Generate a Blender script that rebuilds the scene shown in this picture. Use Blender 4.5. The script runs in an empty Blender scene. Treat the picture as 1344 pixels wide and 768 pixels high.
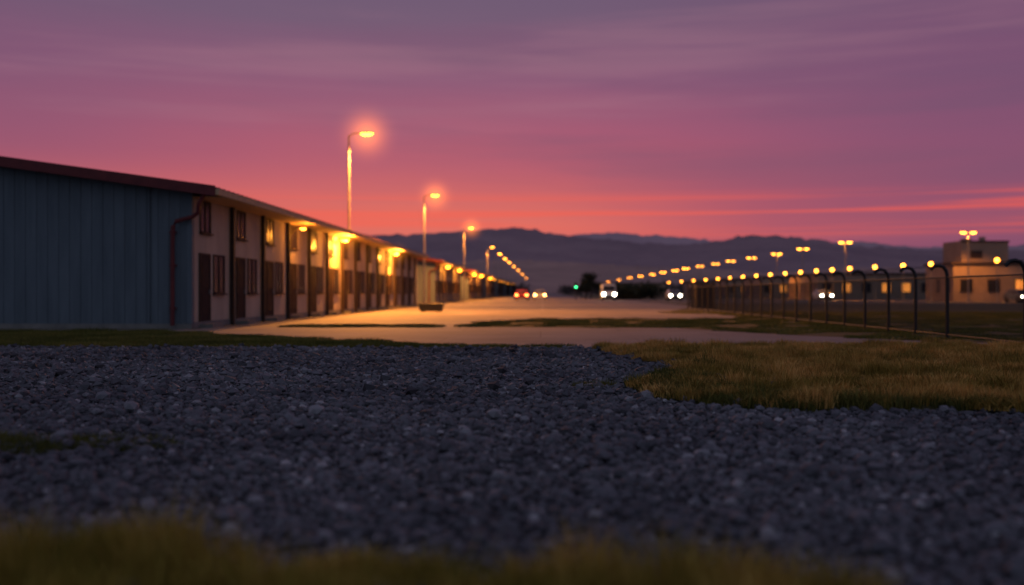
import bpy, bmesh, math, random
import numpy as np
from mathutils import Vector
random.seed(4); rng=np.random.default_rng(7)
sc=bpy.context.scene
sc.view_settings.view_transform='Standard'; sc.view_settings.look='None'; sc.view_settings.exposure=0
col=sc.collection
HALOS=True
def lin(c):
    r=[]
    for v in c:
        v/=255.0
        r.append(v/12.92 if v<=0.04045 else ((v+0.055)/1.055)**2.4)
    return (*r,1.0)
# ------------------------------------------------------------ materials
def newmat(name):
    m=bpy.data.materials.new(name); m.use_nodes=True
    nt=m.node_tree; return m,nt,nt.nodes['Principled BSDF']
def mat(name,c1,c2=None,scale=2.0,rough=0.8,bump=0.0,bscale=None,metal=0.0,stretch=(1,1,1),spec=0.3):
    m,nt,b=newmat(name)
    c2=c2 or tuple(v*0.7 for v in c1)
    tc=nt.nodes.new('ShaderNodeTexCoord'); mp=nt.nodes.new('ShaderNodeMapping'); mp.inputs['Scale'].default_value=stretch
    nt.links.new(tc.outputs['Object'],mp.inputs['Vector'])
    n=nt.nodes.new('ShaderNodeTexNoise'); n.inputs['Scale'].default_value=scale; n.inputs['Detail'].default_value=6; n.inputs['Roughness'].default_value=0.65
    nt.links.new(mp.outputs[0],n.inputs['Vector'])
    r=nt.nodes.new('ShaderNodeValToRGB'); r.color_ramp.elements[0].position=0.32; r.color_ramp.elements[1].position=0.68
    r.color_ramp.elements[0].color=(*c2,1); r.color_ramp.elements[1].color=(*c1,1)
    nt.links.new(n.outputs['Fac'],r.inputs[0]); nt.links.new(r.outputs[0],b.inputs['Base Color'])
    b.inputs['Roughness'].default_value=rough; b.inputs['Metallic'].default_value=metal
    b.inputs['Specular IOR Level'].default_value=spec
    if bump:
        n2=nt.nodes.new('ShaderNodeTexNoise'); n2.inputs['Scale'].default_value=bscale or scale*10; n2.inputs['Detail'].default_value=4
        nt.links.new(mp.outputs[0],n2.inputs['Vector'])
        bp=nt.nodes.new('ShaderNodeBump'); bp.inputs['Strength'].default_value=bump; bp.inputs['Distance'].default_value=0.03
        nt.links.new(n2.outputs['Fac'],bp.inputs['Height']); nt.links.new(bp.outputs[0],b.inputs['Normal'])
    return m
def attrmat(name,stops,rough=0.85,patch=None,pscale=0.5,orand=0.0,spec=.25):
    m,nt,b=newmat(name)
    a=nt.nodes.new('ShaderNodeAttribute'); a.attribute_name='shade'; fac=a.outputs['Fac']
    if orand:
        oi=nt.nodes.new('ShaderNodeObjectInfo'); m1=nt.nodes.new('ShaderNodeMath'); m1.operation='MULTIPLY_ADD'
        nt.links.new(oi.outputs['Random'],m1.inputs[0]); m1.inputs[1].default_value=orand; m1.inputs[2].default_value=-orand/2
        m2=nt.nodes.new('ShaderNodeMath'); m2.operation='ADD'; nt.links.new(fac,m2.inputs[0]); nt.links.new(m1.outputs[0],m2.inputs[1]); fac=m2.outputs[0]
    r=nt.nodes.new('ShaderNodeValToRGB'); e=r.color_ramp.elements
    e[0].position=stops[0][0]; e[0].color=(*stops[0][1],1); e[1].position=stops[-1][0]; e[1].color=(*stops[-1][1],1)
    for p,c in stops[1:-1]:
        x=e.new(p); x.color=(*c,1)
    nt.links.new(fac,r.inputs[0]); out=r.outputs[0]
    if patch:
        g=nt.nodes.new('ShaderNodeNewGeometry'); n=nt.nodes.new('ShaderNodeTexNoise'); n.inputs['Scale'].default_value=pscale; n.inputs['Detail'].default_value=4
        nt.links.new(g.outputs['Position'],n.inputs['Vector'])
        mr=nt.nodes.new('ShaderNodeMapRange'); mr.inputs[1].default_value=0.4; mr.inputs[2].default_value=0.62
        nt.links.new(n.outputs['Fac'],mr.inputs[0])
        mx=nt.nodes.new('ShaderNodeMix'); mx.data_type='RGBA'; mx.blend_type='MULTIPLY'
        nt.links.new(mr.outputs[0],mx.inputs[0]); nt.links.new(out,mx.inputs[6]); mx.inputs[7].default_value=(*patch,1); out=mx.outputs[2]
    nt.links.new(out,b.inputs['Base Color']); b.inputs['Roughness'].default_value=rough; b.inputs['Specular IOR Level'].default_value=spec
    return m
def emis(name,c,s):
    m,nt,b=newmat(name); b.inputs['Base Color'].default_value=(*c,1)
    b.inputs['Emission Color'].default_value=(*c,1); b.inputs['Emission Strength'].default_value=s
    return m
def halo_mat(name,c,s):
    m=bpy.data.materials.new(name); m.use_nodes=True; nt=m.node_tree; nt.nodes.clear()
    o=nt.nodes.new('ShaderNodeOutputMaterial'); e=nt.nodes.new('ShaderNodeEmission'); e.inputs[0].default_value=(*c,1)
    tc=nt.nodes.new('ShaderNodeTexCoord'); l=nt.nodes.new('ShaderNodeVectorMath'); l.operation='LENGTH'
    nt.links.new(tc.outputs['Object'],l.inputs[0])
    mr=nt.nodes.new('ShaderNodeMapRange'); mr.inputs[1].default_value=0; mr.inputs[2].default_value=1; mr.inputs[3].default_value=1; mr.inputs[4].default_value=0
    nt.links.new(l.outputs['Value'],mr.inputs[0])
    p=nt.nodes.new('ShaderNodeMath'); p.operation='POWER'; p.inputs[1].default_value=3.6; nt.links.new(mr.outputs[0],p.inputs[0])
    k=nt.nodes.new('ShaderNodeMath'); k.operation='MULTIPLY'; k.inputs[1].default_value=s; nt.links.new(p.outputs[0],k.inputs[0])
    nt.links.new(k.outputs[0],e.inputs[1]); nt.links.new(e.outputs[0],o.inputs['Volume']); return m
SOD=(1.0,0.32,0.025)
M=dict(
 clad=mat('blue_grey_cladding',(0.125,0.150,0.170),(0.088,0.108,0.125),scale=0.8,rough=0.65,stretch=(3,3,.4),spec=.2),
 cream=mat('cream_render',(0.52,0.41,0.31),(0.37,0.29,0.22),scale=0.7,rough=0.9,bump=.15,bscale=12,stretch=(1,1,.5),spec=.15),
 maroon=mat('maroon_paint',(0.15,0.03,0.03),(0.09,0.02,0.022),scale=3,rough=0.6,spec=.2),
 dpost=mat('dark_brown_steel',(0.05,0.032,0.027),(0.03,0.02,0.018),scale=3,rough=0.7,spec=.2),
 roof=mat('roof_sheet',(0.12,0.045,0.045),(0.08,0.03,0.035),scale=1,rough=0.7,spec=.2),
 tan=mat('tan_soffit',(0.55,0.36,0.2),(0.42,0.27,0.15),scale=3,rough=0.7),
 glass=mat('window_glass',(0.02,0.020,0.022),(0.014,0.014,0.016),scale=1,rough=0.35,spec=0.2),
 door=mat('door_paint',(0.055,0.035,0.028),(0.04,0.024,0.02),scale=3,rough=0.85,spec=.08),
 frame=mat('frame_paint',(0.07,0.045,0.035),(0.05,0.03,0.025),scale=4,rough=0.8,spec=.1),
 plinth=mat('concrete_plinth',(0.22,0.20,0.18),(0.14,0.13,0.12),scale=2,rough=0.9,bump=.3),
 steel=mat('galvanised_steel',(0.32,0.27,0.22),(0.24,0.2,0.17),scale=6,rough=0.5,metal=0.3),
 dark=mat('black_powder_coat',(0.018,0.018,0.02),(0.012,0.012,0.014),scale=6,rough=0.45),
 tyre=mat('tyre_rubber',(0.02,0.02,0.02),(0.015,0.015,0.015),scale=8),
 beige=mat('beige_block',(0.30,0.21,0.155),(0.22,0.155,0.115),scale=.5,rough=.9),
 lamp=emis('sodium_lamp_glow',SOD,16), lampf=emis('sodium_lamp_glow_far',(1,.29,.02),34), lampr=emis('yard_lamp_glow',(1,.31,.025),18),
 head=emis('headlight_glow',(1,.86,.62),60), tail=emis('tail_light_glow',(1,.16,.03),36), amber=emis('amber_light_glow',(1,.4,.1),40), green=emis('green_signal_glow',(.05,1,.30),14),
 litwin=emis('lit_window',(1,.32,.05),1.0),
)
HALO=halo_mat('painted_lamp_glow',(1.0,.22,.02),1.15)  # lamp bloom painted as self-glowing volume balls, fading outwards
HALO2=halo_mat('painted_lamp_glow_small',(1.0,.28,.02),1.5)
# ------------------------------------------------------------ mesh helpers
def empty(name,loc=(0,0,0),rz=0):
    o=bpy.data.objects.new(name,None); o.location=loc; o.rotation_euler=(0,0,rz); o.empty_display_size=.5; col.objects.link(o); return o
def obj(name,me,m=None,parent=None,loc=(0,0,0),smooth=False):
    o=bpy.data.objects.new(name,me); col.objects.link(o); o.location=loc
    if parent: o.parent=parent
    if m and len(me.materials)==0: me.materials.append(m)
    if smooth: me.polygons.foreach_set('use_smooth',[True]*len(me.polygons))
    return o
class MB:
    def __init__(s): s.v=[]; s.f=[]
    def box(s,x0,x1,y0,y1,z0,z1):
        i=len(s.v); s.v+=[(x0,y0,z0),(x1,y0,z0),(x1,y1,z0),(x0,y1,z0),(x0,y0,z1),(x1,y0,z1),(x1,y1,z1),(x0,y1,z1)]
        s.f+=[tuple(i+k for k in q) for q in [(3,2,1,0),(4,5,6,7),(0,1,5,4),(1,2,6,5),(2,3,7,6),(3,0,4,7)]]
    def prism_y(s,poly,y0,y1):
        n=len(poly); i=len(s.v); s.v+=[(x,y0,z) for x,z in poly]+[(x,y1,z) for x,z in poly]
        s.f.append(tuple(range(i,i+n))); s.f.append(tuple(range(i+2*n-1,i+n-1,-1)))
        for k in range(n): j=(k+1)%n; s.f.append((i+k,i+n+k,i+n+j,i+j))
    def tube(s,pts,r,seg=8,r2=None):
        pts=[Vector(p) for p in pts]; n=len(pts); i0=len(s.v)
        for k,p in enumerate(pts):
            d=(pts[min(k+1,n-1)]-pts[max(k-1,0)]).normalized()
            a=d.cross(Vector((0,0,1)) if abs(d.z)<.9 else Vector((1,0,0))).normalized(); b=d.cross(a)
            rr=r if r2 is None else r+(r2-r)*k/(n-1)
            for q in range(seg):
                t=2*math.pi*q/seg; s.v.append(tuple(p+a*math.cos(t)*rr+b*math.sin(t)*rr))
        for k in range(n-1):
            for q in range(seg):
                q2=(q+1)%seg; a=i0+k*seg; s.f.append((a+q,a+q2,a+seg+q2,a+seg+q))
        s.f.append(tuple(i0+q for q in reversed(range(seg)))); s.f.append(tuple(i0+(n-1)*seg+q for q in range(seg)))
    def ell(s,c,rx,ry,rz,seg=12,rings=6,half=0):
        i0=len(s.v)
        t0,t1=(-math.pi/2,math.pi/2)
        if half<0: t1=0
        if half>0: t0=0
        for k in range(rings+1):
            t=t0+(t1-t0)*k/rings
            for q in range(seg):
                p=2*math.pi*q/seg; s.v.append((c[0]+rx*math.cos(t)*math.cos(p),c[1]+ry*math.cos(t)*math.sin(p),c[2]+rz*math.sin(t)))
        for k in range(rings):
            for q in range(seg):
                q2=(q+1)%seg; a=i0+k*seg; s.f.append((a+q,a+q2,a+seg+q2,a+seg+q))
    def mesh(s,name):
        me=bpy.data.meshes.new(name); me.from_pydata(s.v,[],s.f); me.update(); return me
def trimesh(name,V,F,shade=None):
    me=bpy.data.meshes.new(name); me.from_pydata(np.asarray(V).tolist(),[],np.asarray(F).tolist()); me.update()
    if shade is not None:
        a=me.attributes.new('shade','FLOAT','FACE'); a.data.foreach_set('value',np.ascontiguousarray(shade,dtype=np.float32))
    return me
def pip(P,poly):
    x,y=P[:,0],P[:,1]; ins=np.zeros(len(P),bool); n=len(poly)
    for i in range(n):
        x1,y1=poly[i]; x2,y2=poly[(i+1)%n]
        if y1==y2: continue
        c=((y1>y)!=(y2>y))&(x<(x2-x1)*(y-y1)/(y2-y1)+x1); ins^=c
    return ins
def wob(x,y,s=1.0):
    return (np.sin(x*1.9*s+1.3*np.sin(y*1.1*s))+np.sin(y*2.3*s+1.7*np.sin(x*1.4*s+2))+.6*np.sin(x*5.1*s+y*3.7*s)+.5*np.sin(y*6.3*s-x*4.1*s))/3.1
def sheet(name,poly,z,m,parent=None):
    me=bpy.data.meshes.new(name); me.from_pydata([(x,y,z) for x,y in poly],[],[tuple(range(len(poly)))]); me.update()
    if me.polygons[0].normal.z<0: me.flip_normals()
    return obj(name,me,m,parent)
# ------------------------------------------------------------ camera
cam=bpy.data.cameras.new('camera'); co=bpy.data.objects.new('camera',cam); col.objects.link(co)
co.location=(0,0,1.1); co.rotation_euler=(math.radians(90),0,math.radians(1.64))
cam.sensor_width=36; cam.lens=37.5; cam.clip_start=.05; cam.clip_end=12000
cam.dof.use_dof=True; cam.dof.focus_distance=13.5; cam.dof.aperture_fstop=0.68
sc.camera=co
# ------------------------------------------------------------ world
w=bpy.data.worlds.new('World'); sc.world=w; w.use_nodes=True; nt=w.node_tree; N=nt.nodes; L=nt.links
bg=N['Background']; tc=N.new('ShaderNodeTexCoord'); sp=N.new('ShaderNodeSeparateXYZ'); L.new(tc.outputs['Generated'],sp.inputs[0])
def mrange(src,a,b,c=0,d=1,smooth=True):
    n=N.new('ShaderNodeMapRange'); n.inputs[1].default_value=a; n.inputs[2].default_value=b; n.inputs[3].default_value=c; n.inputs[4].default_value=d
    if smooth: n.interpolation_type='SMOOTHSTEP'
    L.new(src,n.inputs[0]); return n.outputs[0]
def mth(op,a,b):
    n=N.new('ShaderNodeMath'); n.operation=op
    for i,s in enumerate((a,b)):
        if isinstance(s,(int,float)): n.inputs[i].default_value=s
        else: L.new(s,n.inputs[i])
    return n.outputs[0]
def mixc(f,a,b):
    n=N.new('ShaderNodeMix'); n.data_type='RGBA'
    if isinstance(f,(int,float)): n.inputs[0].default_value=f
    else: L.new(f,n.inputs[0])
    for i,s in ((6,a),(7,b)):
        if isinstance(s,tuple): n.inputs[i].default_value=s
        else: L.new(s,n.inputs[i])
    return n.outputs[2]
def noise(scale,sx,sy,sz,detail=5,rough=.55,off=0,tilt=.02,dist=0):
    mp=N.new('ShaderNodeMapping'); mp.inputs['Scale'].default_value=(sx,sy,sz); mp.inputs['Location'].default_value=(off,off*.7,off*.3); mp.inputs['Rotation'].default_value=(0,tilt,0)
    L.new(tc.outputs['Generated'],mp.inputs[0]); n=N.new('ShaderNodeTexNoise'); n.inputs['Scale'].default_value=scale; n.inputs['Detail'].default_value=detail; n.inputs['Roughness'].default_value=rough; n.inputs['Distortion'].default_value=dist
    L.new(mp.outputs[0],n.inputs['Vector']); return n.outputs['Fac']
n1=noise(1,1.6,1.6,11,off=3); zz=mth('ADD',sp.outputs[2],mth('MULTIPLY',mth('SUBTRACT',n1,.5),.07))
rf=mrange(zz,0,.5,smooth=False)
rp=N.new('ShaderNodeValToRGB'); e=rp.color_ramp.elements
st=[(0,(118,66,94)),(.09,(150,74,98)),(.135,(198,90,98)),(.19,(184,86,105)),(.28,(162,86,114)),(.38,(138,87,118)),(.50,(114,89,116)),(.75,(90,86,112)),(1,(80,86,112))]
e[0].position=0; e[0].color=lin(st[0][1]); e[1].position=1; e[1].color=lin(st[-1][1])
for p,c in st[1:-1]:
    x=e.new(p); x.color=lin(c)
L.new(rf,rp.inputs[0]); c=rp.outputs[0]
c=mixc(mth('MULTIPLY',mrange(sp.outputs[0],0.0,.42),.68),c,lin((116,77,110)))
c=mixc(mth('MULTIPLY',mrange(sp.outputs[0],-0.2,-.5),.35),c,lin((110,80,110)))
# warm afterglow low over the road
glow=mth('MULTIPLY',mth('MULTIPLY',mrange(sp.outputs[0],.22,-.02),mrange(sp.outputs[2],.13,.06)),mrange(sp.outputs[2],.025,.055))
c=mixc(mth('MULTIPLY',glow,.55),c,lin((232,112,96)))
n2=noise(1,1.5,1.5,17,detail=7,rough=.55,off=11,dist=.25)
c=mixc(mth('MULTIPLY',mth('MULTIPLY',mrange(n2,.44,.68),.42),mrange(sp.outputs[2],.05,.14)),c,lin((104,80,108)))
n4=noise(1,2.1,2.1,30,detail=6,off=29,tilt=.05,dist=.2)
c=mixc(mth('MULTIPLY',mth('MULTIPLY',mrange(n4,.48,.70),.30),mrange(sp.outputs[2],.10,.2)),c,lin((168,118,136)))
n3=noise(1,1.3,1.3,85,detail=5,off=5,tilt=.01,dist=.3)
band=mth('MULTIPLY',mrange(sp.outputs[2],.048,.060),mrange(sp.outputs[2],.096,.080))
c=mixc(mth('MULTIPLY',mth('MULTIPLY',mrange(n3,.40,.56),band),.8),c,lin((232,92,84)))
c=mixc(mrange(sp.outputs[1],.35,-.35),c,lin((116,124,148)))
sky=N.new('ShaderNodeTexSky'); sky.sky_type='NISHITA'; sky.sun_disc=False; sky.sun_elevation=math.radians(4); sky.sun_rotation=math.radians(-8)
vm=N.new('ShaderNodeVectorMath'); vm.operation='SCALE'; vm.inputs['Scale'].default_value=.0012; L.new(sky.outputs[0],vm.inputs[0])
va=N.new('ShaderNodeVectorMath'); va.operation='ADD'; L.new(vm.outputs[0],va.inputs[0]); L.new(c,va.inputs[1])
L.new(va.outputs[0],bg.inputs[0]); bg.inputs[1].default_value=1.0
w.cycles.sampling_method='MANUAL'; w.cycles.sample_map_resolution=512
sd=bpy.data.lights.new('sunset_sun','SUN'); sd.energy=.10; sd.angle=math.radians(12); sd.color=(1,.5,.45)
so=bpy.data.objects.new('sunset_sun',sd); col.objects.link(so); so.rotation_euler=(math.radians(-86),0,math.radians(8))
# ------------------------------------------------------------ ground
gm=mat('field_grass',(0.085,0.075,0.03),(0.04,0.042,0.018),scale=.08,rough=1,bump=.6,bscale=3)
sheet('ground',[(-6000,-60),(6000,-60),(6000,6000),(-6000,6000)],0,gm)
concm,nt_,b_=newmat('worn_concrete')
def conc():
    nt=nt_; b=b_
    t=nt.nodes.new('ShaderNodeTexCoord'); n=nt.nodes.new('ShaderNodeTexNoise'); n.inputs['Scale'].default_value=.35; n.inputs['Detail'].default_value=8; n.inputs['Roughness'].default_value=.7
    nt.links.new(t.outputs['Object'],n.inputs['Vector'])
    r=nt.nodes.new('ShaderNodeValToRGB'); r.color_ramp.elements[0].position=.3; r.color_ramp.elements[1].position=.7
    r.color_ramp.elements[0].color=(.13,.11,.105,1); r.color_ramp.elements[1].color=(.25,.215,.20,1)
    nt.links.new(n.outputs['Fac'],r.inputs[0])
    mp=nt.nodes.new('ShaderNodeMapping'); mp.inputs['Location'].default_value=(2.3,1.1,0); nt.links.new(t.outputs['Object'],mp.inputs[0])
    br=nt.nodes.new('ShaderNodeTexBrick'); br.offset=.5; br.inputs['Scale'].default_value=1; br.inputs['Brick Width'].default_value=4.5; br.inputs['Row Height'].default_value=4.5; br.inputs['Mortar Size'].default_value=.02
    br.inputs['Color1'].default_value=(1,1,1,1); br.inputs['Color2'].default_value=(.80,.80,.82,1); br.inputs['Mortar'].default_value=(.6,.6,.6,1)
    nt.links.new(mp.outputs[0],br.inputs['Vector'])
    mx=nt.nodes.new('ShaderNodeMix'); mx.data_type='RGBA'; mx.blend_type='MULTIPLY'; mx.inputs[0].default_value=1
    nt.links.new(r.outputs[0],mx.inputs[6]); nt.links.new(br.outputs['Color'],mx.inputs[7]); nt.links.new(mx.outputs[2],b.inputs['Base Color'])
    b.inputs['Roughness'].default_value=.8; b.inputs['Specular IOR Level'].default_value=.25
conc()
sheet('pavement',[(-40,20.9),(40,20.9),(60,21.6),(60,23),(10.4,23),(12,60),(12,138),(140,138),(140,162),(9,162),(8,900),(-8,900),(-9,162),(-9.9,138),(-10.4,31.5),(-40,31.5)],.004,concm)
stripe=mat('worn_white_paint',(.4,.4,.38),(.2,.19,.18),scale=3)
mb=MB()
for y in range(66,420,9):
    mb.v+=[(-.07,y,.008),(.07,y,.008),(.07,y+3,.008),(-.07,y+3,.008)]; k=len(mb.v); mb.f.append((k-4,k-3,k-2,k-1))
obj('road_marking',mb.mesh('road_marking'),stripe)
gravm=mat('gravel_bed',(0.10,0.098,0.108),(0.04,0.04,0.045),scale=9,rough=.95,bump=1,bscale=60)
sheet('gravel_bed',[(-40,-20),(40,-20),(40,20.9),(-40,20.9)],.006,gravm)
PATCH=[(.8,20.7),(1.2,19.2),(1.5,17.9),(1.75,16.3),(2.0,15),(1.55,13.4),(1.25,12.2),(1.2,11.1),(1.45,10.3),(2.1,9.85),(3,9.9),(4.3,9.6),(6,9.8),(9,9.5),(16,9.4),(22,10),(24,21.0),(10,21.1),(4,20.9)]
LEFTG=[(-34,20.7),(-12,20.8),(-2,20.9),(.5,20.95),(.4,21.35),(-2.4,22.4),(-5.5,24.8),(-9.2,28.6),(-10.8,29.6),(-34,29.8)]
RIGHTG=[(4.1,33),(5.9,28.5),(8.9,23.9),(10.4,23.2),(40,23.1),(140,23),(140,137.5),(12.2,137.5),(12,85),(8.2,66),(6.3,57),(9,54),(9,47),(7,44),(-.3,43.6),(-2.6,37.5),(-2.3,33.8)]
STRIP=[(-8.4,33.3),(-3.6,33.4),(-3.5,34.9),(-5,35.4),(-8.3,35.2)]
FORE=[(-4.5,2.2),(1.6,2.2),(1.35,3.3),(.95,3.75),(.3,4.0),(-.2,3.9),(-.6,4.15),(-1.1,3.95),(-1.6,4.35),(-2.3,4.3),(-4.5,4.6)]
soilm=mat('grass_soil',(0.09,0.068,0.028),(0.045,0.044,0.017),scale=1.2,rough=1,bump=.8,bscale=25)
sheet('lawn_soil',LEFTG,.010,soilm); sheet('lawn_soil',RIGHTG,.010,soilm); sheet('lawn_soil',STRIP,.010,soilm)
sheet('driveway',[(12.1,110),(140,110),(140,120),(12.1,120)],.014,concm)
# ---- gravel: a handful of stone-bed tiles, instanced under one parent
def stone_tile(name,size,n,rm,sub):
    x=rng.uniform(-size*.53,size*.53,n); y=rng.uniform(-size*.53,size*.53,n)
    if sub:
        bm=bmesh.new(); bmesh.ops.create_icosphere(bm,subdivisions=1,radius=1); bm.verts.ensure_lookup_table()
        bv=np.array([v.co[:] for v in bm.verts]); bf=np.array([[v.index for v in f.verts] for f in bm.faces]); bm.free()
    else:
        bv=np.array([(1,0,0),(-1,0,0),(0,1,0),(0,-1,0),(0,0,1),(0,0,-1)],float)*1.12; bf=np.array([(0,2,4),(2,1,4),(1,3,4),(3,0,4),(2,0,5),(1,2,5),(3,1,5),(0,3,5)])
    nv=len(bv); r=np.exp(rng.normal(0,.40,n))*rm; big=rng.random(n)<.015; r[big]*=rng.uniform(1.5,2.3,big.sum()); r=np.minimum(r,rm*3.2)
    s=rng.uniform(.65,1.25,(n,1,3)); V=bv[None]*(1+rng.uniform(-.22,.22,(n,nv,1)))*s*r[:,None,None]
    q=rng.normal(size=(n,4)); q/=np.linalg.norm(q,axis=1)[:,None]; a,b,c_,d=q.T
    R=np.stack([np.stack([1-2*(c_*c_+d*d),2*(b*c_-a*d),2*(b*d+a*c_)],1),np.stack([2*(b*c_+a*d),1-2*(b*b+d*d),2*(c_*d-a*b)],1),np.stack([2*(b*d-a*c_),2*(c_*d+a*b),1-2*(b*b+c_*c_)],1)],1)
    V=(R[:,None]*V[:,:,None,:]).sum(-1); V[:,:,2]*=.75
    V+=np.stack([x,y,r*rng.uniform(.15,.9,n)],1)[:,None]
    F=bf[None]+(np.arange(n)*nv)[:,None,None]
    sh=np.clip(rng.normal(.42,.15,n),0,1); l=rng.random(n)<.022; sh[l]=rng.uniform(.7,1,l.sum())
    return trimesh(name,V.reshape(-1,3),F.reshape(-1,3),np.repeat(sh,len(bf)))
stm=attrmat('gravel_stone',[(0,(.045,.044,.048)),(.35,(.115,.112,.122)),(.65,(.19,.185,.20)),(1,(.48,.46,.46))],rough=.85,patch=(.62,.62,.65),pscale=.35,spec=.2)
ge=empty('gravel',(0,0,.006))
nearT=[stone_tile('stone_bed_near',1.2,1250,.018,True) for _ in range(4)]
midT=[stone_tile('stone_bed_mid',1.2,900,.020,True) for _ in range(3)]
farT=[stone_tile('stone_bed_far',1.2,560,.025,False) for _ in range(3)]
y=2.6+.6
while y<20.4:
    half=.55*y+1.6; k=-math.ceil(half/1.2)
    while k*1.2<half:
        x=k*1.2; T=nearT if y<6.6 else (midT if y<11.5 else farT)
        if not (x>2.6 and y>11.2):
            o=obj('stone_bed',T[int(rng.integers(len(T)))],stm,ge,(x,y,float(rng.uniform(0,.004)))); o.rotation_euler=(0,0,math.pi/2*int(rng.integers(4)))
        k+=1
    y+=1.2
# raised turf under the dry patch
pm_=MB(); c0=np.array([7,15.0]); n=len(PATCH)
ring0=PATCH; ring1=[tuple(np.array(p)+(c0-np.array(p))/np.linalg.norm(c0-np.array(p))*.22) for p in PATCH]
pm_.v=[(x,y,.0) for x,y in ring0]+[(x,y,.06) for x,y in ring1]
pm_.f=[(i,(i+1)%n,n+(i+1)%n,n+i) for i in range(n)]+[tuple(range(n,2*n))]
me=pm_.mesh('turf_mound'); bm=bmesh.new(); bm.from_mesh(me); bmesh.ops.recalc_face_normals(bm,faces=bm.faces); bm.to_mesh(me); bm.free()
obj('turf_mound',me,soilm)
# ---- grass tufts
def tuft(name,nb,rad,h,wd,lean,simple,sh0=.5):
    a=rng.uniform(0,2*math.pi,nb); rr=rad*np.sqrt(rng.random(nb)); P=np.stack([np.cos(a)*rr,np.sin(a)*rr],1)
    hh=h*rng.uniform(.5,1.15,nb)*(1-.35*(rr/rad)**2); ang=rng.uniform(0,2*math.pi,nb); la=np.where(rng.random(nb)<.6,a,rng.uniform(0,2*math.pi,nb)); ln=rng.uniform(.1,1,nb)*lean*hh
    base=np.zeros((nb,3)); base[:,:2]=P; w_=wd*rng.uniform(.6,1.3,nb)
    dx=np.stack([np.cos(ang)*w_,np.sin(ang)*w_,0*w_],1); le=np.stack([np.cos(la)*ln,np.sin(la)*ln,0*ln],1); up=lambda k: np.stack([0*hh,0*hh,hh*k],1)
    sh=np.clip(sh0+rng.normal(0,.17,nb),0,1)
    if simple: return trimesh(name,np.stack([base-dx,base+dx,base+le+up(1)],1).reshape(-1,3),np.arange(nb*3).reshape(-1,3),sh)
    mid=base+le*.35+up(.6); V=np.stack([base-dx,base+dx,mid-dx*.7,mid+dx*.7,base+le+up(1)],1).reshape(-1,3)
    F=(np.array([[0,1,3],[0,3,2],[2,3,4]])[None]+(np.arange(nb)*5)[:,None,None]).reshape(-1,3)
    return trimesh(name,V,F,np.repeat(sh,3))
def scatter(name,variants,poly,n,m,bbox,z=.01,jit=.12,dens=None,hv=.35):
    x0,x1,y0,y1=bbox; P=np.stack([rng.uniform(x0,x1,n),rng.uniform(y0,y1,n)],1)
    J=P+np.stack([wob(P[:,0]*3,P[:,1]*3),wob(P[:,1]*3,P[:,0]*3)],1)*jit
    P=P[pip(J,poly)&(np.abs(P[:,0])<.56*P[:,1]+1.0)]
    if dens is not None: P=P[rng.random(len(P))<dens(P[:,0],P[:,1])]
    e0=empty(name,(0,0,z)); r=rng.random(len(P))
    for i,(x,y) in enumerate(P):
        o=obj('tuft',variants[int(r[i]*len(variants))],m,e0,(float(x),float(y),0)); s=float(rng.uniform(.7,1.3)); hz=float(max(.3,(1+hv*wob(x*1.7,y*1.7))*rng.uniform(.75,1.3))); o.scale=(s,s,s*hz); o.rotation_euler=(0,0,float(rng.uniform(0,6.28)))
dry=attrmat('dry_grass_blade',[(0,(.10,.10,.02)),(.38,(.32,.185,.04)),(.7,(.62,.33,.08)),(1,(.72,.43,.14))],patch=(.50,.58,.38),pscale=1.1,orand=.5)
forem=attrmat('foreground_grass_blade',[(0,(.09,.085,.015)),(.45,(.38,.25,.04)),(1,(.68,.43,.11))],patch=(.6,.7,.5),pscale=1.8,orand=.45)
grn=attrmat('green_grass_blade',[(0,(.045,.052,.010)),(.5,(.13,.115,.022)),(1,(.27,.20,.045))],patch=(.6,.7,.5),pscale=.5,orand=.4)
dt=[tuft('dry_tuft',150,.17,.12,.0045,.9,False,.6) for _ in range(5)]
gt=[tuft('edge_tuft',150,.15,.12,.0045,.8,False,.35) for _ in range(3)]
lt=[tuft('lawn_tuft',420,.5,.06,.008,.8,True) for _ in range(4)]
ft=[tuft('fore_tuft',130,.10,.17,.0028,.7,False,.55) for _ in range(5)]
scatter('dry_grass',dt,PATCH,3500,dry,(.4,12.3,9.3,21.2),z=.05,jit=.28,hv=.6)
EDGE=[p for p in PATCH[4:15]]+[(16,10.1),(9,10.0),(6,10.3),(4.3,10.1),(2.6,10.4),(2,11.4),(1.9,13.2),(2.2,15)]
scatter('green_edge_grass',gt,EDGE,1900,grn,(1,7.5,9.2,15),z=.03,jit=.28,hv=.5)
scatter('lawn_grass',lt,LEFTG,900,grn,(-17,.8,20.7,30))
scatter('lawn_grass',lt,RIGHTG,1500,grn,(-3,26,23,60))
scatter('verge_grass',lt,STRIP,60,grn,(-8.4,-3.5,33.3,35.4))
scatter('foreground_grass',ft,FORE,1250,forem,(-3.2,1.5,2.6,4.7),z=.0,dens=lambda x,y:np.clip(.6+.7*wob(x*3.3,y*2.1),.12,1),hv=.6)
WEED=[(-4.6,7.1),(-3.4,7.0),(-2.7,7.2),(-2.55,7.55),(-3.2,7.8),(-4.6,7.8)]
wt=[tuft('weed_tuft',70,.10,.07,.003,1.0,True,.5) for _ in range(3)]
scatter('weeds',wt,WEED,150,grn,(-4.6,-2.5,7,7.9),jit=.2,z=.02); scatter('weeds',wt,[(.38,12),(.75,12),(.8,12.4),(.4,12.45)],20,grn,(.38,.8,12,12.4),z=.03)
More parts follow.
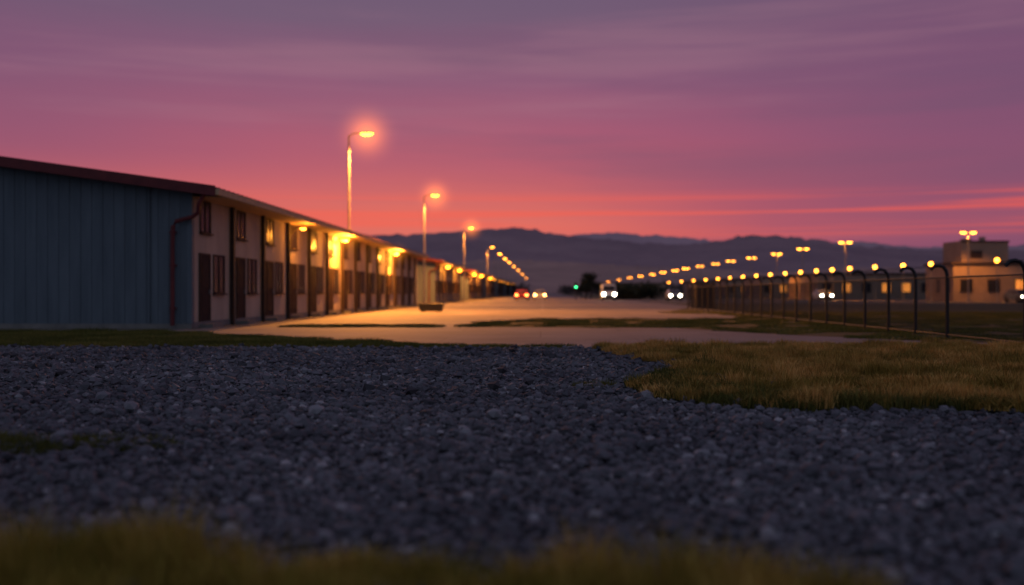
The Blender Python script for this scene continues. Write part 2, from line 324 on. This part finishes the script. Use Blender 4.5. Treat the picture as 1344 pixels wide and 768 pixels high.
# ------------------------------------------------------------ hills
def hills(name,ymid,pts,y0,y1,m,rough_a,seed):
    r=np.random.default_rng(seed); nx,ny=420,36
    xs=np.linspace(-ymid*.9,ymid*1.0,nx); ys=np.linspace(y0,y1,ny)
    px=712+xs/ymid*1400; H=np.interp(px,[p[0] for p in pts],[(384-p[1])/1400*ymid for p in pts])
    X,Y=np.meshgrid(xs,ys); t=(Y-y0)/(ymid-y0); prof=np.where(t<1,np.clip(t,0,1)**1.3,np.clip(1-((Y-ymid)/(y1-ymid))**2,0,1)*1.0)
    nz=sum(np.sin(X*k+seed+i)*np.cos(Y*k*1.3+i*2.1)/(i+1.5) for i,k in enumerate((.004,.009,.021,.047,.09)))
    Z=H[None]*prof*(1+.13*nz*(1-prof*.6))+prof*rough_a*r.normal(0,1,X.shape)
    Z[0]=-1; V=np.stack([X,Y,Z],2).reshape(-1,3)
    i=np.arange(nx-1)[None]+np.arange(ny-1)[:,None]*nx; i=i.ravel()
    F=np.concatenate([np.stack([i,i+1,i+nx+1],1),np.stack([i,i+nx+1,i+nx],1)])
    return obj(name,trimesh(name,V,F),m,smooth=True)
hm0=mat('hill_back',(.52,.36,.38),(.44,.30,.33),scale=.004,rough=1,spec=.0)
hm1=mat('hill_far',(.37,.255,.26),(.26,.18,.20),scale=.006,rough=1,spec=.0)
hm2=mat('hill_near',(.52,.33,.27),(.30,.20,.18),scale=.010,rough=1,spec=.0)
hills('hills',3600,[(-1500,338),(500,318),(700,312),(760,306),(820,306),(880,310),(950,318),(1050,322),(1130,318),(1200,321),(1300,323),(1400,316),(2600,336)],3050,4300,hm0,2.0,5)
hills('hills',2200,[(-1500,330),(-300,322),(100,312),(400,308),(520,307),(590,303),(640,300),(672,299),(705,303),(745,309),(800,314),(850,318),(900,319),(935,314),(965,308),(990,305),(1012,306),(1060,312),(1120,322),(1200,329),(1300,330),(1500,322),(2600,330)],1300,3000,hm1,2.0,3)
hills('hills',1250,[(-1500,362),(500,354),(640,341),(720,342),(800,348),(900,352),(1000,358),(1150,350),(1300,352),(2600,360)],800,1290,hm2,.8,8)
# ------------------------------------------------------------ leafy masses
def leafmass(name,clumps,m,per=300,ls=.16):
    V=[];S=[]
    for (cx,cy,cz,rx,ry,rz) in clumps:
        n=per; d=rng.normal(size=(n,3)); d/=np.linalg.norm(d,axis=1)[:,None]; rr=rng.uniform(.35,1,(n,1))**.5
        c0=np.array([cx,cy,cz])+d*rr*np.array([rx,ry,rz])*(1+.25*rng.normal(size=(n,1)))
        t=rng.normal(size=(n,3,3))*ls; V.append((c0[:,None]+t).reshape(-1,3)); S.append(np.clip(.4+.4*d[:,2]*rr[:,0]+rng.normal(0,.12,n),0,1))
    V=np.concatenate(V); V[:,2]=np.maximum(V[:,2],.02); S=np.concatenate(S); F=np.arange(len(V)).reshape(-1,3)
    return obj(name,trimesh(name,V,F,S),m)
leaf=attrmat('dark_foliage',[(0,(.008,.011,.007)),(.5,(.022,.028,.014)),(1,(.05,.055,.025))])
cl=[(rng.uniform(11.5,18),rng.uniform(163,169),rng.uniform(.6,1.7),1.2,1.1,.9) for _ in range(22)]
leafmass('hedge',cl,leaf,160,.18)
for (tx,ty,hh) in ((6.8,168,3.4),(8.6,190,4.6)):
    t=empty('tree',(tx,ty,0)); mb=MB(); mb.tube([(0,0,0),(.05,0,hh*.3),(0,.05,hh*.75)],.13,8,.05)
    for k in range(6):
        a=k*1.1; z=hh*(.3+.07*k); mb.tube([(0,0,z),(math.cos(a)*hh*.2,math.sin(a)*hh*.2,z+hh*.15)],.045,5,.02)
    obj('trunk',mb.mesh('trunk'),M['dpost'],t)
    o=leafmass('crown',[(rng.normal(0,hh*.16),rng.normal(0,hh*.16),hh*rng.uniform(.45,.88),hh*.17,hh*.17,hh*.13) for _ in range(12)],leaf,120,.12); o.parent=t
cl=[]
for k in range(240):
    x=rng.uniform(-260,420); y=rng.uniform(560,720); h=rng.uniform(3,8)
    if abs(x)<9: continue
    cl.append((x,y,h*.5,rng.uniform(2.5,6),3,h*.45))
leafmass('distant_trees',cl,attrmat('distant_foliage',[(0,(.04,.03,.03)),(1,(.12,.09,.075))]),60,1.0)
# ------------------------------------------------------------ lamps
lampcache={}
def street_lamp(x,y,H,base=0,arm=1.0,mt='lamp',power=0,halo=0,double=False,key='A'):
    e0=empty('street_lamp',(x,y,base)); h=H-base
    k=(key,round(h,2),mt)
    if k not in lampcache:
        p=MB(); p.tube([(0,0,0),(0,0,h*.5),(0,0,h-.1)],.10 if h>6 else .07,10,.05)
        p.tube([(0,0,0),(0,0,.35)],.16,10); p.box(-.24,.24,-.24,.24,0,.04)
        sides=(1,-1) if double else (1,)
        for s_ in sides:
            p.tube([(0,0,h-.3),(s_*.06,0,h-.1),(s_*.3*arm,0,h+.02),(s_*arm*.75,0,h+.03)],.04,8)
            p.ell((s_*arm,0,h+.03),.42,.17,.10,half=1)
        l=MB()
        for s_ in sides: l.ell((s_*arm,0,h+.025),.38,.145,.16,seg=8,rings=3,half=-1)
        lampcache[k]=(p.mesh('pole'),l.mesh('lamp_lens'))
    pm,lm=lampcache[k]
    obj('pole',pm,M['steel'],e0); obj('lamp_lens',lm,M[mt],e0)
    if power:
        d=bpy.data.lights.new('lamp_light','SPOT'); d.energy=power; d.color=(1,.34,.05); d.spot_size=math.radians(150); d.spot_blend=.5; d.shadow_soft_size=.12
        o=bpy.data.objects.new('lamp_light',d); col.objects.link(o); o.parent=e0; o.location=(0 if double else arm,0,h-.26); o.rotation_euler=(0,0,0) if double else (math.radians(-10),math.radians(-14),0)
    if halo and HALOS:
        m_=MB(); m_.ell((0,0,0),1,1,1,20,12); o=obj('painted_lamp_glow',m_.mesh('painted_lamp_glow'),HALO,e0,(arm,0,h-.03)); o.scale=(halo,)*3
    return e0
LX=-10.85
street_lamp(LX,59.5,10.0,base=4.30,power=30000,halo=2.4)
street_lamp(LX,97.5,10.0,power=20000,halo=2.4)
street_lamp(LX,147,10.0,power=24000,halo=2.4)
street_lamp(LX,209,10.0,power=24000)
for y in (246,280,316,365,430,520,650): street_lamp(LX,y,10,mt='lampf')
for y in (148,170,192,214,236,258,282,308,336,368,405,450,505,580,680):
    street_lamp(41.5+rng.uniform(-.4,.4),y,8.0,arm=.55,mt='lampr' if y<300 else 'lampf',double=True,key='R',power=7000 if y in (148,192) else 0)
street_lamp(48.9,124,8,arm=.55,mt='lampr',double=True,key='R',power=6000); street_lamp(58.5,126,8,arm=.55,mt='lampr',double=True,key='R')
pc=MB(); pc.tube([(0,0,0),(0,0,4.2)],.06,8,.04); pc.tube([(0,0,0),(0,0,.3)],.11,8); pc.ell((0,0,4.62),.26,.26,.05,12,4,1); pcm=pc.mesh('post')
pl=MB(); pl.ell((0,0,4.4),.24,.24,.22,8,5); plm=pl.mesh('globe')
for i,y in enumerate([104,111,125,132,140,148,156,165,175,186,198,211,225,240,257,276,298,324,356,396]):
    x=42+max(0,(150-y))*.12; e0=empty('path_lamp',(x,y,0)); obj('post',pcm,M['steel'],e0); obj('globe',plm,M['lampr'],e0)
# ------------------------------------------------------------ barracks
def barrack(x0,y0,y1,lamps=(),W=16):
    E=4.2; s=.14; b=empty('barrack_building',(x0,y0,0)); Ln=y1-y0
    zr=lambda x:E+s*min(-x,W+x)
    m=MB(); m.box(-.2,0,.1,Ln-.1,0,E-.01); obj('long_wall',m.mesh('long_wall'),M['cream'],b)
    m=MB(); m.box(-W,-W+.2,.1,Ln-.1,0,E-.01); m.prism_y([(-W,0),(0,0),(0,E-.01),(-W/2,E+s*W/2-.01),(-W,E-.01)],Ln-.1,Ln); obj('rear_wall',m.mesh('rear_wall'),M['cream'],b)
    m=MB(); n=int(W/.17)
    for k in range(n):
        xa=-W+k*W/n; xb=-W+(k+1)*W/n; d=-.018 if k%2 else 0
        m.prism_y([(xa,.15),(xb,.15),(xb,zr(xb)-.01),(xa,zr(xa)-.01)],d,.1)
    obj('gable_cladding',m.mesh('gable_cladding'),M['clad'],b)
    m=MB(); m.box(-W-.02,.02,-.05,.1,0,.148); m.box(.0,.03,.1,Ln,0,.2); obj('plinth',m.mesh('plinth'),M['plinth'],b)
    m=MB(); m.box(-.12,.045,-.06,.14,.15,E-.02); m.box(-1.32,-1.26,-.07,-.03,.15,E+.1); obj('corner_trim',m.mesh('corner_trim'),M['clad'],b)
    ov=.9; th=.16
    r=MB(); r.prism_y([(ov,E-s*ov),(ov,E-s*ov+th),(-W/2,E+s*W/2+th),(-W-ov,E-s*ov+th),(-W-ov,E-s*ov),(-W/2,E+s*W/2)],-.6,Ln+.6)
    k=0.
    while k<Ln+1.1:
        yy=-.55+k; r.prism_y([(ov,E-s*ov+th+.002),(ov,E-s*ov+th+.04),(-W/2,E+s*W/2+th+.04),(-W/2,E+s*W/2+th+.002)],yy,yy+.04); k+=.5
    obj('roof',r.mesh('roof'),M['roof'],b)
    f=MB(); 
    f.prism_y([(ov+.02,E-s*ov-.1),(ov+.02,E-s*ov+th+.05),(-W/2,E+s*W/2+th+.05),(-W/2,E+s*W/2-.1)],-.64,-.603)
    f.prism_y([(-W-ov,E-s*ov-.1),(-W-ov,E-s*ov+th+.05),(-W/2-.003,E+s*W/2+th+.05),(-W/2-.003,E+s*W/2-.1)],-.64,-.603)
    obj('rake_fascia',f.mesh('rake_fascia'),M['maroon'],b)
    f=MB(); f.box(ov+.003,ov+.12,-.6,Ln+.6,E-s*ov-.06,E-s*ov+.12); f.box(.0,ov-.01,0.1,Ln,E-s*ov-.07,E-s*ov-.04)
    obj('eave_gutter',f.mesh('eave_gutter'),M['tan'],b)
    p=MB(); w_=MB(); g=MB(); d_=MB(); hd=MB()
    nb=int(Ln//4)
    for i in range(nb+1):
        y=i*4+.0
        if i>0: p.box(.031,.16,y-.08,y+.08,0,E-.15)
        if y+3.6>Ln: break
        a,c=y+.75,y+1.65; d_.box(.005,.035,a,c,.2,2.25)
        d_.box(.036,.05,a+.12,c-.12,1.25,2.05) ; d_.box(.036,.05,a+.12,c-.12,.4,1.1)
        for (u,v,z0,z1) in ((a-.08,a,.2,2.33),(c,c+.08,.2,2.33),(a,c,2.25,2.33)): w_.box(.003,.06,u,v,z0,z1)
        hd.box(.05,.10,c-.10,c-.06,1.05,1.2); hd.box(.03,.45,a-.1,c+.1,0,.12)
        for (u,v,z0,z1) in ((y+2.15,y+3.25,1.12,2.28),(y+.8,y+1.75,3.02,3.92)):
            g.box(.004,.014,u,v,z0,z1)
            t=.05; w_.box(.003,.045,u-t,v+t,z0-t,z0); w_.box(.003,.045,u-t,v+t,z1,z1+t); w_.box(.003,.045,u-t,u,z0,z1); w_.box(.003,.045,v,v+t,z0,z1)
            w_.box(.015,.04,(u+v)/2-.025,(u+v)/2+.025,z0,z1); w_.box(.003,.12,u-.1,v+.1,z0-t-.05,z0-t-.003)
    obj('wall_posts',p.mesh('wall_posts'),M['dpost'],b); obj('window_frames',w_.mesh('window_frames'),M['frame'],b)
    obj('window_glass',g.mesh('window_glass'),M['glass'],b); obj('doors',d_.mesh('doors'),M['door'],b); obj('door_steps',hd.mesh('door_steps'),M['plinth'],b)
    pth=[(.55,-.45,E-s*.55-.05),(.35,-.38,3.75),(.30,-.3,3.5),(.1,-.22,3.38),(-.4,-.2,3.25),(-.5,-.18,3.1),(-.52,-.17,2.6),(-.52,-.17,1),(-.52,-.17,.1)]
    m=MB(); m.tube(pth,.065,10)
    for z in (.6,1.9,2.9): m.box(-.61,-.43,-.2,-.03,z,z+.05)
    obj('downpipe',m.mesh('downpipe'),M['maroon'],b)
    for (ly,pw,hs) in lamps:
        sc_=1 if pw>150 else .6
        m=MB(); m.box(.031,.10,ly-y0-.1,ly-y0+.1,3.55,3.75); m.tube([(.1,ly-y0,3.68),(.3,ly-y0,3.85),(.42,ly-y0,3.86)],.03,8); m.ell((.52,ly-y0,3.83),.24*sc_,.15*sc_,.08,half=1)
        obj('wall_lamp_bracket',m.mesh('wall_lamp_bracket'),M['dpost'],b)
        m=MB(); m.ell((.52,ly-y0,3.825),.22*sc_,.15*sc_,.14*sc_,8,3,half=-1); obj('wall_lamp_lens',m.mesh('wall_lamp_lens'),M['lamp'],b)
        if pw:
            d=bpy.data.lights.new('wall_lamp_light','POINT'); d.energy=pw; d.color=(1,.34,.035); d.shadow_soft_size=.1
            o=bpy.data.objects.new('wall_lamp_light',d); col.objects.link(o); o.parent=b; o.location=(.72,ly-y0,3.5)
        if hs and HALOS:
            q=MB(); q.ell((0,0,0),1,1,1,16,10); o=obj('painted_lamp_glow',q.mesh('painted_lamp_glow'),HALO2,b,(.62,ly-y0,3.78)); o.scale=(hs,)*3  # painted bloom ball around the wall lamp
    return b
WX=-10.66
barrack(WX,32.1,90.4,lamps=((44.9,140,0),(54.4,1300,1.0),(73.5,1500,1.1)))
barrack(WX,105,139,lamps=((114,700,0),(130,700,0)))
barrack(WX,152,186,lamps=((158,800,0),(176,800,0)))
barrack(WX,200,236,lamps=((206,800,0),(226,0,0)))
barrack(WX,250,290,lamps=((256,0,0),(276,0,0)))
barrack(WX,305,345,lamps=((311,0,0),))
barrack(WX,360,420,lamps=((366,0,0),))
# ------------------------------------------------------------ flat block buildings on right
def block(x0,x1,y0,y1,h,tower=None,lit=(),bay=3.2):
    b=empty('flat_roof_building',(x0,y0,0)); Wd=x1-x0; D=y1-y0
    m=MB(); m.box(0,Wd,0,D,0,h); obj('walls',m.mesh('walls'),M['beige'],b)
    m=MB(); m.box(-.25,Wd+.25,-.25,D+.25,h+.002,h+.30); obj('parapet',m.mesh('parapet'),M['dpost'],b)
    g=MB(); f=MB(); li=MB(); n=int(Wd//bay)
    for i in range(n):
        u=i*bay+.9; v=u+1.3
        (li if i in lit else g).box(u,v,-.012,-.004,1.2,2.6)
        f.box(u-.08,v+.08,-.07,-.002,2.6,2.68); f.box(u-.08,v+.08,-.09,-.002,1.12,1.2); f.box(u-.08,u,-.07,-.002,1.2,2.6); f.box(v,v+.08,-.07,-.002,1.2,2.6); f.box((u+v)/2-.03,(u+v)/2+.03,-.05,-.013,1.2,2.6)
    nd=int(D//bay)
    for i in range(nd):
        u=i*bay+.9; g.box(-.012,-.004,u,u+1.3,1.2,2.6); f.box(-.09,-.002,u-.08,u+1.38,1.12,1.2); f.box(-.07,-.002,u-.08,u+1.38,2.6,2.68)
    obj('window_glass',g.mesh('window_glass'),M['glass'],b); obj('window_frames',f.mesh('window_frames'),M['frame'],b)
    if lit: obj('lit_windows',li.mesh('lit_windows'),M['litwin'],b)
    if tower:
        a,c,hh=tower; m=MB(); m.box(a,c,1,7,h+.302,hh); m.box(a+2.8,a+3.2,2,3,hh,hh+.5); m.box(a+1.0,a+1.9,3,4,hh,hh+.35); obj('plant_room',m.mesh('plant_room'),M['beige'],b)
        m=MB(); m.box(a-.1,c+.1,.9,.997,hh-.2,hh); m.box(a+1,a+2.4,.93,.997,h+.8,h+1.7); obj('plant_room_trim',m.mesh('plant_room_trim'),M['dpost'],b)
block(48.7,86,128,137,4.4,tower=(1.4,6.9,7.3),lit=(2,))
block(45,72,176,196,4.0,lit=(1,3,4)); block(45,80,222,240,4.2,lit=(1,3)); block(46,80,270,290,4.4,lit=(1,5)); block(46,90,330,350,4.6,lit=(2,)); block(20,38,330,344,3.8,lit=(1,)); block(24,40,420,440,4.4,lit=(2,))
# ------------------------------------------------------------ fence
fe=empty('chain_link_fence',(0,0,0)); FX=9.6
p=MB(); ys=[19.3,21.5,25.6]+[25.6+2.15*k for k in range(1,22)]
for y in ys:
    hgt=1.74; p.tube([(FX,y,0),(FX,y,hgt-.24),(FX-.03,y,hgt-.12),(FX-.10,y,hgt-.03),(FX-.20,y,hgt),(FX-.31,y,hgt-.02),(FX-.39,y,hgt-.10)],.045,8); p.box(FX-.1,FX+.1,y-.1,y+.1,0,.03)
obj('posts',p.mesh('posts'),M['dark'],fe)
p=MB(); p.tube([(FX,19.3,1.46),(FX,ys[-1],1.46)],.02,6); p.tube([(FX,19.3,.1),(FX,ys[-1],.1)],.015,6)
for dx,zz_ in ((.10,1.71),(.25,1.735)): p.tube([(FX-dx,19.3,zz_),(FX-dx,ys[-1],zz_)],.005,4)
obj('rails',p.mesh('rails'),M['dark'],fe)
V=[];F=[]; sp_=.095; z0,z1=.1,1.46; hh=z1-z0; t=.003; y=19.3
while y<ys[-1]-hh:
    for (ya,yb) in ((y,y+hh),(y+hh,y)):
        i=len(V); V+=[(FX,ya-t,z0),(FX,ya+t,z0),(FX,yb+t,z1),(FX,yb-t,z1)]; F.append((i,i+1,i+2,i+3))
        i=len(V); V+=[(FX-t,ya,z0),(FX+t,ya,z0),(FX+t,yb,z1),(FX-t,yb,z1)]; F.append((i,i+1,i+2,i+3))
    y+=sp_
me=bpy.data.meshes.new('wire_mesh'); me.from_pydata(V,[],F); obj('wire_mesh',me,M['dark'],fe)
# ------------------------------------------------------------ dark stand-in at fence end & planter
u=empty('fence_end_stand_in',(11.1,73,0)); m=MB(); m.box(-.65,.65,0,.8,.1,1.62); obj('body',m.mesh('body'),M['dark'],u)  # added cabinet-shaped box, stands in for the darkness of bunched fence posts
m=MB(); m.box(-.7,.7,-.05,.85,0,.098); m.box(-.72,.72,-.06,.86,1.623,1.72); m.box(-.01,.01,-.02,-.003,.2,1.5); m.box(.06,.1,-.05,-.003,.8,1.0); obj('trim',m.mesh('trim'),M['dpost'],u)
u=empty('planter_box',(-6.3,60,0)); m=MB()
m.prism_y([(-.62,.05),(.62,.05),(.7,.42),(-.7,.42)],0,.6); m.box(-.55,-.3,.05,.55,0,.05); m.box(.3,.55,.05,.55,0,.05); obj('tub',m.mesh('tub'),M['dark'],u)
m=MB(); m.box(-.74,.74,-.04,.64,.421,.48); obj('rim',m.mesh('rim'),M['dark'],u)
# ------------------------------------------------------------ vehicles
def vehicle(name,x,y,rz,paint,van=False,lights='head'):
    e0=empty(name,(x,y,0.004),rz)   # front faces local -Y
    hw=.9 if not van else 1.0
    if van: prof=[(-2.5,.35),(-2.5,1.05),(-2.3,1.2),(2.5,1.2),(2.5,.35)]; cab=[(-2.25,1.2),(-1.55,2.15),(-1.3,2.25),(2.45,2.25),(2.5,1.2)]; H=2.25
    else: prof=[(-2.2,.3),(-2.25,.6),(-2.1,.82),(-1.1,.95),(1.6,.98),(2.1,.92),(2.2,.6),(2.15,.3)]; cab=[(-1.15,.95),(-.45,1.38),(-.2,1.45),(.9,1.44),(1.2,1.36),(1.75,.97)]; H=1.45
    m=MB(); n=len(prof); cz=.65
    for (xx,sc_) in ((-hw,.93),(-hw+.07,1),(hw-.07,1),(hw,.93)): m.v+=[(xx,yy*sc_,cz+(z-cz)*sc_) for yy,z in prof]
    for l in range(3):
        for k in range(n): k2=(k+1)%n; m.f.append((l*n+k,l*n+k2,(l+1)*n+k2,(l+1)*n+k))
    m.f+=[tuple(reversed(range(n))),tuple(range(3*n,4*n))]
    obj('body',m.mesh('body'),paint,e0)
    m=MB(); n=len(cab); ins=lambda z:.04+.2*(z-cab[0][1])/(H-cab[0][1])*(0.6 if van else 1)
    m.v=[(-hw+ins(z),yy,z) for yy,z in cab]+[(hw-ins(z),yy,z) for yy,z in cab]
    m.f=[tuple(reversed(range(n))),tuple(range(n,2*n))]+[(k,(k+1)%n,n+(k+1)%n,n+k) for k in range(n)]
    obj('cabin',m.mesh('cabin'),paint,e0)
    g=MB()
    def wsc(ya,za,yb,zb,off):
        a=hw-ins(za)-.1; c=hw-ins(zb)-.1; i=len(g.v); g.v+=[(-a,ya+off,za),(a,ya+off,za),(c,yb+off,zb),(-c,yb+off,zb)]; g.f.append((i,i+1,i+2,i+3))
    if van:
        wsc(-2.2,1.27,-1.6,2.07,-.02)
        for s_ in (-1,1):
            i=len(g.v); g.v+=[(s_*(hw-.045),-1.95,1.3),(s_*(hw-.045),-.9,1.3),(s_*(hw-.135),-.9,2.0),(s_*(hw-.135),-1.5,2.0)]; g.f.append((i,i+1,i+2,i+3))
    else:
        wsc(-1.07,1.0,-.5,1.35,-.02); wsc(1.68,1.02,1.25,1.32,.02)
        for s_ in (-1,1):
            i=len(g.v); g.v+=[(s_*(hw-.05),-.9,1.02),(s_*(hw-.05),1.4,1.02),(s_*(hw-.19),1.05,1.33),(s_*(hw-.19),-.4,1.33)]; g.f.append((i,i+1,i+2,i+3))
    obj('windows',g.mesh('windows'),M['glass'],e0)
    m=MB(); yl=1.55 if van else 1.35
    for s_ in (-1,1):
        for yy in (-yl,yl): m.tube([(s_*(hw-.2),yy,.33),(s_*(hw+.01),yy,.33)],.33,18)
        m.box(s_*hw-.02+s_*.12-.06,s_*hw+s_*.12+.06,-1.0 if not van else -1.9,-.85 if not van else -1.75,.98 if not van else 1.35,1.1 if not van else 1.6)
    m.box(-hw*.9,hw*.9,-2.3 if not van else -2.56,-2.2 if not van else -2.45,.3,.48)
    m.box(-.45,.45,-2.29 if not van else -2.54,-2.24 if not van else -2.49,.52,.68)
    obj('wheels_and_trim',m.mesh('wheels_and_trim'),M['tyre'],e0)
    yf=-2.26 if not van else -2.53; h=MB(); t_=MB(); zl=.68 if not van else .85
    for s_ in (-1,1):
        h.ell((s_*(hw-.25),yf,zl),.16 if not van else .2,.05,.10 if not van else .15,8,4); t_.box(s_*(hw-.2)-.14,s_*(hw-.2)+.14,2.2 if not van else 2.5,2.25 if not van else 2.54,.66,.82)
    obj('headlights',h.mesh('headlights'),M['head'] if lights=='head' else M['glass'],e0); obj('tail_lights',t_.mesh('tail_lights'),M['amber'] if lights=='amber' else (M['tail'] if lights=='tail' else M['glass']),e0)
white=mat('white_car_paint',(.6,.6,.6),(.55,.55,.55),rough=.3,spec=.5); silver=mat('silver_car_paint',(.3,.3,.32),(.27,.27,.29),rough=.3,spec=.5); darkp=mat('dark_car_paint',(.04,.045,.06),(.03,.035,.05),rough=.3,spec=.5); redp=mat('red_car_paint',(.25,.03,.03),(.2,.02,.02),rough=.3,spec=.5)
vehicle('van',9.2,150,0,white,True); vehicle('car',18.1,148,0,silver); vehicle('car',38,146,0,white)
vehicle('car',-2.9,150,math.pi,redp,lights='tail'); vehicle('car',-.4,158,math.pi,silver,lights='amber'); vehicle('car',50.8,115,0,darkp)
for x,y in ((5.0,160),(6.3,172)):
    tl=empty('traffic_light',(x,y,0)); m=MB(); m.tube([(0,0,0),(0,0,2.2)],.06,8); m.box(-.16,.16,-.12,.12,1.75,2.65)
    for z in (1.92,2.2,2.48): m.box(-.12,.12,-.26,-.12,z+.09,z+.11)
    obj('signal_housing',m.mesh('signal_housing'),M['dark'],tl); m=MB(); m.ell((0,-.13,1.92),.10,.04,.10); obj('green_lens',m.mesh('green_lens'),M['green'],tl)
    m=MB(); m.ell((0,-.13,2.2),.09,.03,.09); m.ell((0,-.13,2.48),.09,.03,.09); obj('dark_lenses',m.mesh('dark_lenses'),M['glass'],tl)
